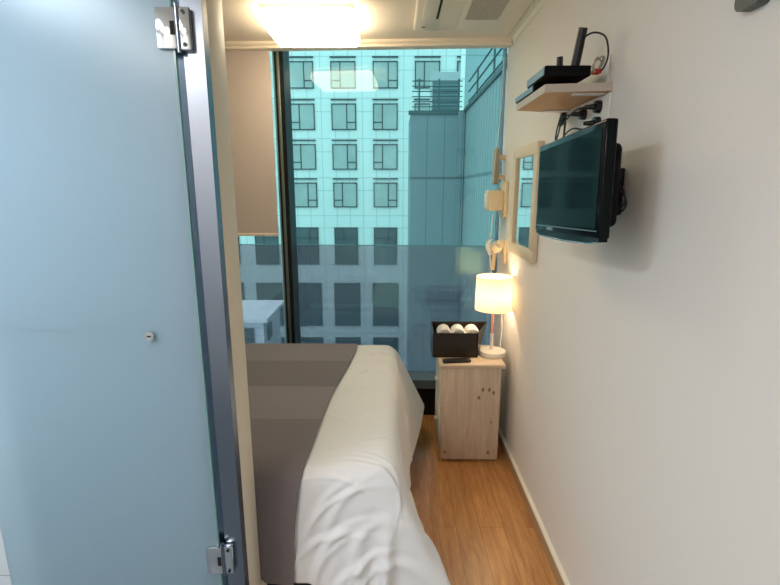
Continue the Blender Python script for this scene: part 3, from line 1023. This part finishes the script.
# ------------------------------------------------------------------ shelf with receivers
sh = thing('wall_shelf', 'small light wooden shelf on right wall above the television', 'shelf', (WX, 1.86, 1.90))
bm = B()
prism(bm, [(-0.207, -0.205), (0.0, -0.230), (0.0, 0.225), (-0.207, 0.165)], 'Z', 0.012, 0.036)
obj('board', bm, M['shelf'], sh)
bm = B()
prism(bm, [(-0.2085, -0.2065), (-0.2065, -0.2065), (-0.2065, 0.166), (-0.2085, 0.166)], 'Z', 0.0115, 0.0365)
prism(bm, [(-0.2085, -0.2065), (0.0, -0.2315), (0.0, -0.2300), (-0.2085, -0.2050)], 'Z', 0.0115, 0.0365)
obj('edge_band', bm, M['shelf_edge'], sh)
for yy in (-0.185, 0.15):
    bm = B()
    box(bm, (-0.11, yy - 0.013, 0.006), (0, yy + 0.013, 0.0115)); box(bm, (-0.005, yy - 0.013, 0.006), (-0.001, yy + 0.013, 0.13) if yy < 0 else (-0.001, yy + 0.013, 0.01))
    obj('bracket', bm, M['white_plastic'], sh)
ST = 1.9365
sb = thing('set_top_box', 'thin black receiver with blue silver front lying under the router', 'receiver', (0.579, 1.90, ST))
bm = B(); box(bm, (-0.090, -0.12, 0.002), (0.07, 0.130, 0.024), 0.003)
obj('casing', bm, M['black_matte'], sb, smooth=True)
bxo('front_panel', (-0.093, -0.115, 0.004), (-0.0895, 0.125, 0.022), M['silver_blue'], sb)
rt = thing('router', 'black router box with two upright antennas on the wall shelf', 'router', (0.60, 1.72, ST + 0.0242))
bm = B(); box(bm, (-0.113, -0.07, 0.0), (0.035, 0.14, 0.032), 0.003); 
obj('casing', bm, M['black_matte'], rt, smooth=True)
bxo('front_panel', (-0.116, -0.065, 0.004), (-0.1125, 0.135, 0.028), M['silver_blue'], rt)
bm = B(); cyl(bm, (-0.01, 0.105, 0.028), (-0.012, 0.107, 0.100), 0.0115, 0.011, 16)
obj('short_antenna', bm, M['black'], rt, smooth=True)
bm = B(); cyl(bm, (0.0, -0.01, 0.028), (0.008, -0.045, 0.150), 0.015, 0.014, 16)
obj('tall_antenna', bm, M['black'], rt, smooth=True)
bm = B()
tube(bm, [(0.006, -0.045, 0.118), (0.03, -0.08, 0.125), (0.06, -0.10, 0.105), (0.07, -0.105, 0.05), (0.06, -0.09, 0.012), (0.04, -0.07, 0.012)], 0.003, 8)
tube(bm, [(0.0, -0.01, 0.08), (0.01, 0.02, 0.06), (0.03, 0.05, 0.045), (0.04, 0.09, 0.033)], 0.0025, 8)
obj('antenna_cable', bm, M['rubber'], rt, smooth=True)
bm = B()
for k in range(3):
    pts = [(0.045 + 0.016 * math.cos(a * 0.9 + k), -0.093 + 0.014 * math.sin(a * 1.3 + k * 2), 0.028 + 0.022 * math.sin(a + k)) for a in [x * 0.7 for x in range(12)]]
    tube(bm, pts, 0.0022, 6, 3)
obj('coax_wires', bm, M['grey_plastic'], rt, smooth=True)
bm = B(); box(bm, (0.037, -0.09, 0.004), (0.062, -0.06, 0.018), 0.003)
obj('red_plug', bm, M['red'], rt, smooth=True)

# sockets and plugs under the shelf
so = thing('wall_socket', 'white wall socket panel with black plugs between shelf and television', 'socket', (WX, 1.76, 1.78))
bm = B(); box(bm, (-0.010, -0.135, 0.0), (0, 0.135, 0.125), 0.004)
obj('cover_plate', bm, M['white_plastic'], so, smooth=True)
for yy, zz in ((-0.075, 0.09), (0.055, 0.09), (-0.075, 0.035), (0.055, 0.035)):
    bm = B(); cyl(bm, (-0.0125, yy, zz), (-0.009, yy, zz), 0.024, n=28)
    obj('outlet', bm, M['trim'], so, smooth=True)
for yy, zz in ((-0.075, 0.092), (0.052, 0.088), (-0.075, 0.040)):
    bm = B(); cyl(bm, (-0.012, yy, zz), (-0.030, yy, zz), 0.021, 0.019, 24); cyl(bm, (-0.030, yy, zz), (-0.060, yy + 0.01, zz), 0.010, 0.006, 16)
    obj('plug', bm, M['black'], so, smooth=True)
bm = B()
tube(bm, [(-0.060, -0.065, 0.092), (-0.075, -0.02, 0.088), (-0.07, 0.08, 0.07), (-0.06, 0.17, 0.06), (-0.05, 0.20, 0.09), (-0.04, 0.205, 0.115)], 0.003, 8)
tube(bm, [(-0.060, 0.062, 0.088), (-0.072, 0.11, 0.08), (-0.065, 0.17, 0.03), (-0.06, 0.21, 0.01), (-0.055, 0.22, 0.05), (-0.05, 0.20, 0.10)], 0.003, 8)
tube(bm, [(-0.02, 0.23, 0.12), (-0.02, 0.235, 0.0), (-0.015, 0.235, -0.12)], 0.004, 8)
tube(bm, [(-0.012, 0.06, 0.035), (-0.03, 0.12, 0.045), (-0.04, 0.19, 0.02), (-0.05, 0.18, -0.02), (-0.08, 0.05, -0.02), (-0.09, -0.05, -0.03)], 0.003, 8)
obj('cable', bm, M['rubber'], so, smooth=True)
bm = B(); box(bm, (-0.05, 0.185, 0.07), (-0.03, 0.215, 0.115), 0.004)
obj('adapter', bm, M['black'], so, smooth=True)

# hook plate high on the right wall
hk = thing('wall_hook', 'small dark grey metal hook plate at the top of the right wall', 'hook', (WX, 1.012, 1.960))
bm = B()
poly = []
for (cy, cz, a0) in ((-0.018, 0.0, 180), (0.018, 0.0, 270), (0.018, 0.06, 0), (-0.018, 0.06, 90)):
    for k in range(7):
        a = R(a0 + k * 15)
        poly.append((cy + 0.018 * math.cos(a), cz + 0.018 * math.sin(a)))
prism(bm, poly, 'X', -0.024, 0)
obj('plate', bm, mat('dark_grey_hook_metal', (84, 88, 84), 0.5, 0.2), hk, smooth=True)
bm = B(); cyl(bm, (-0.024, 0, 0.022), (-0.034, 0, 0.022), 0.020, 0.017, 28)
obj('round_cap', bm, M['white_plastic'], hk, smooth=True)

# ------------------------------------------------------------------ ceiling lamp and air conditioner
cl = thing('ceiling_lamp', 'glowing square ceiling lamp with rounded white diffuser', 'lamp', (-0.425, 2.712, CZ))
bm = B(); box(bm, (-0.225, -0.195, -0.018), (0.225, 0.195, 0), 0.002)
obj('mounting_plate', bm, M['trim'], cl, smooth=True)
bm = B(); box(bm, (-0.232, -0.212, -0.090), (0.232, 0.212, -0.018), 0.030, 6)
obj('diffuser', bm, M['diffuser'], cl, smooth=True)

ac = thing('ceiling_air_conditioner', 'cream air conditioner panel recessed in the ceiling near the window', 'air conditioner', (0.34, 2.2, CZ))
A = lambda x, y, z: (x * 1.049 - 0.34, y * 1.049 - 2.2, z)
bm = B(); box(bm, A(0.10, 1.75, -0.012), A(0.57, 2.735, 0), 0.005)
obj('panel', bm, M['acpanel'], ac, smooth=True)
bm = B(); box(bm, A(0.318, 1.80, -0.018), A(0.552, 2.725, -0.0125), 0.003)
gp = obj('intake_cover', bm, M['acpanel'], ac, smooth=True)
bm = B(); box(bm, A(0.345, 1.90, -0.0190), A(0.508, 2.56, -0.0178))
gr = obj('intake_grille', bm, M['grille'], gp)
bm = B()
for k in range(17):
    x = 0.346 + k * 0.0100
    box(bm, A(x, 1.90, -0.0205), A(x + 0.0022, 2.56, -0.0190))
for k in range(56):
    y = 1.90 + k * 0.0118
    box(bm, A(0.345, y, -0.0207), A(0.508, y + 0.0022, -0.0190))
obj('mesh_bars', bm, M['acpanel'], gr)
bm = B(); box(bm, A(0.105, 1.85, -0.020), A(0.225, 2.72, -0.0125), 0.003)
fp = obj('outlet_cover', bm, M['acpanel'], ac, smooth=True)
bxo('air_flap', A(0.135, 1.90, -0.024), A(0.202, 2.54, -0.019), M['acpanel'], fp, bev=0.002)
bxo('air_slot', A(0.203, 1.90, -0.0215), A(0.214, 2.54, -0.0198), M['gap'], fp)
bxo('indicator', A(0.140, 2.655, -0.0215), A(0.158, 2.668, -0.0198), M['grille'], fp)

# ------------------------------------------------------------------ outside
def cbx(bm, lo, hi, bev=0.0):
    return box(bm, lo, hi, bev)


st(bxo('ground', (-60, 4.5, -14.2), (60, 90, -14), M['asphalt']))
ob = thing('office_building', 'tall white panelled building with rows of windows across the street', 'building', (-2, 35, -14))
K = lambda x, y, z: (x + 2, y - 35, z + 14)
bm = B(); box(bm, K(-16.0, 35.0, -14), K(9.0, 47, 16.5))
obj('facade', bm, M['facade'], ob)
cols = [-12.3, -9.4, -6.42, -3.52, -0.62, 2.27, 5.15, 8.0]
rows = [(14.75, 1.75, 0), (12.05, 1.75, 0), (9.33, 1.75, 0), (6.6, 1.75, 0), (3.9, 1.75, 0), (1.25, 1.75, 0), (-2.45, 2.75, 1), (-6.9, 3.35, 2), (-11.2, 3.4, 2)]
for ri, (zc, hh, kind) in enumerate(rows):
    for ci, xc in enumerate(cols):
        ww = 1.72 if kind < 2 else 1.95
        if ci == 7 and ri < 3:
            continue
        left = (ri * 5 + ci * 3 + (ri // 2)) % 2 == 0
        bm = B()
        x0, x1, z0, z1 = xc - ww / 2, xc + ww / 2, zc - hh / 2, zc + hh / 2
        t = 0.07
        box(bm, K(x0, 34.90, z0), K(x0 + t, 34.99, z1)); box(bm, K(x1 - t, 34.90, z0), K(x1, 34.99, z1))
        box(bm, K(x0, 34.90, z0), K(x1, 34.99, z0 + t)); box(bm, K(x0, 34.90, z1 - t), K(x1, 34.99, z1))
        xm = x0 + ww * (0.38 if left else 0.62)
        box(bm, K(xm - t / 2, 34.90, z0), K(xm + t / 2, 34.99, z1))
        if kind == 0:
            a, b_ = (x0, xm) if left else (xm, x1)
            box(bm, K(a, 34.90, z0 + hh * 0.27), K(b_, 34.99, z0 + hh * 0.27 + t))
            box(bm, K(x0 - 0.03, 34.86, z1 + 0.22), K(x1 + 0.03, 34.99, z1 + 0.30))
        if kind >= 1:
            box(bm, K(x0, 34.90, zc + 0.2 * hh), K(x1, 34.99, zc + 0.2 * hh + t))
            if kind == 1:
                box(bm, K(x0, 34.90, zc - 0.2 * hh), K(x1, 34.99, zc - 0.2 * hh + t))
        f = obj('window', bm, M['winframe'] if kind else M['winframe'], ob)
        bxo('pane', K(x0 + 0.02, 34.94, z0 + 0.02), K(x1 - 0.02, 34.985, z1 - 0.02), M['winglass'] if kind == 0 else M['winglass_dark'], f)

# blue-grey clad annex: front block with terrace, and the ribbed wing that runs towards us
an = thing('clad_annex', 'blue-grey metal clad annex with a terrace, right of the white building', 'building', (2, 14, -14))
K2 = lambda x, y, z: (x - 2, y - 14, z + 14)
bm = B(); box(bm, K2(0.46, 14.0, -14), K2(2.0, 15.9, 3.70))
obj('front_block', bm, M['zinc_front'], an)
bm = B(); box(bm, K2(0.40, 13.94, 3.66), K2(2.0, 14.06, 3.76))
obj('coping', bm, M['railing'], an)
bm = B(); box(bm, K2(1.98, 3.9, -14), K2(5.5, 21.0, 3.72))
obj('ribbed_wing', bm, M['zinc_side'], an)
bm = B(); box(bm, K2(1.93, 3.9, 3.70), K2(2.05, 14.0, 3.80))
obj('wing_coping', bm, M['railing'], an)
bm = B()
box(bm, K2(1.78, 13.86, -14), K2(1.96, 14.0, 3.72))
obj('corner_pipe', bm, M['zinc_front'], an)
rlg = thing('terrace_railing', 'dark steel railing with thin bars round the annex terrace', 'railing', (2, 14, 3.76))
bm = B()
for k in range(6):
    zz = 0.12 + k * 0.135
    tube(bm, [(-1.5, 0.1, zz), (-0.1, 0.1, zz)], 0.014, 6, smooth=False)
for k in range(3):
    zz = 0.22 + k * 0.26
    tube(bm, [(0.05, -10.0, zz), (0.05, -0.1, zz)], 0.022, 6, smooth=False)
obj('bars', bm, M['railing'], rlg)
for x in (-1.3, -0.75, -0.2):
    bm = B(); box(bm, (x - 0.025, 0.08, 0.0), (x + 0.025, 0.13, 0.85))
    obj('post', bm, M['railing'], rlg)
for yy in (-1.5, -3.5, -5.5, -7.5, -9.5):
    bm = B(); box(bm, (0.03, yy - 0.02, 0.04), (0.07, yy + 0.02, 0.78))
    obj('post', bm, M['railing'], rlg)
ru = thing('rooftop_cooling_unit', 'grey boxed cooling unit with louvred front on annex terrace', 'air conditioner', (1.52, 15.2, 3.702))
bm = B(); box(bm, (-0.42, -0.3, 0.10), (0.42, 0.4, 1.28), 0.02)
box(bm, (-0.40, -0.28, 0.0), (-0.30, 0.38, 0.10)); box(bm, (0.30, -0.28, 0.0), (0.40, 0.38, 0.10))
obj('casing', bm, M['acunit'], ru)
bxo('louvre_panel', (-0.39, -0.32, 0.14), (0.39, -0.30, 1.02), M['acdark'], ru)
# drainpipe-like white duct
bm = B(); tube(bm, [(2.75, 20.5, 3.84), (2.75, 20.5, 8.2), (2.6, 20.5, 8.5)], 0.10, 10); 
tag(obj('vent_duct', bm, M['facade'], smooth=True), 'white vertical duct rising behind the terrace cooling unit', 'duct')
gb2 = bxo('grey_building', (3.02, 21.2, -14), (14, 21.9, 13), M['grey_building'])
tag(gb2, 'flat grey building wall rising behind the ribbed annex wing', 'building')

# low white shed lower left
sd = thing('white_outbuilding', 'low white outbuilding with pale metal roof below the blind', 'building', (-5.2, 17, -14))
K3 = lambda x, y, z: (x + 5.2, y - 17, z + 14)
bm = B(); box(bm, K3(-9.0, 15.45, -14), K3(-4.42, 17.75, -2.72))
obj('wall', bm, M['shed_wall'], sd)
bm = B()
v = [K3(*p) for p in ((-9.3, 15.25, -2.74), (-4.24, 15.25, -2.74), (-4.24, 17.9, -2.70), (-9.3, 17.9, -2.70))]
lo_ = [bm.verts.new(p) for p in v]; up_ = [bm.verts.new((p[0], p[1], p[2] + 0.12)) for p in v]
for k in range(4):
    bm.faces.new((lo_[k], lo_[(k + 1) % 4], up_[(k + 1) % 4], up_[k]))
bm.faces.new(lo_); bm.faces.new(up_)
obj('roof', bm, M['shed_roof'], sd)
bxo('doorway', K3(-5.25, 15.38, -6), K3(-4.75, 15.45, -2.98), M['winglass_dark'], sd)
bxo('window', K3(-4.42, 15.85, -3.55), K3(-4.37, 16.35, -3.0), M['winglass_dark'], sd)
bm = B(); tube(bm, [(-5.5, 15.1, -8), (-5.5, 15.1, -2.9), (-5.46, 15.1, -2.75), (-5.32, 15.1, -2.75), (-5.27, 15.1, -2.9), (-5.27, 15.1, -3.0)], 0.05, 8)
for vv in bm.verts:
    vv.co = Vector(K3(*vv.co))
obj('flue_pipe', bm, M['facade'], sd, smooth=True)
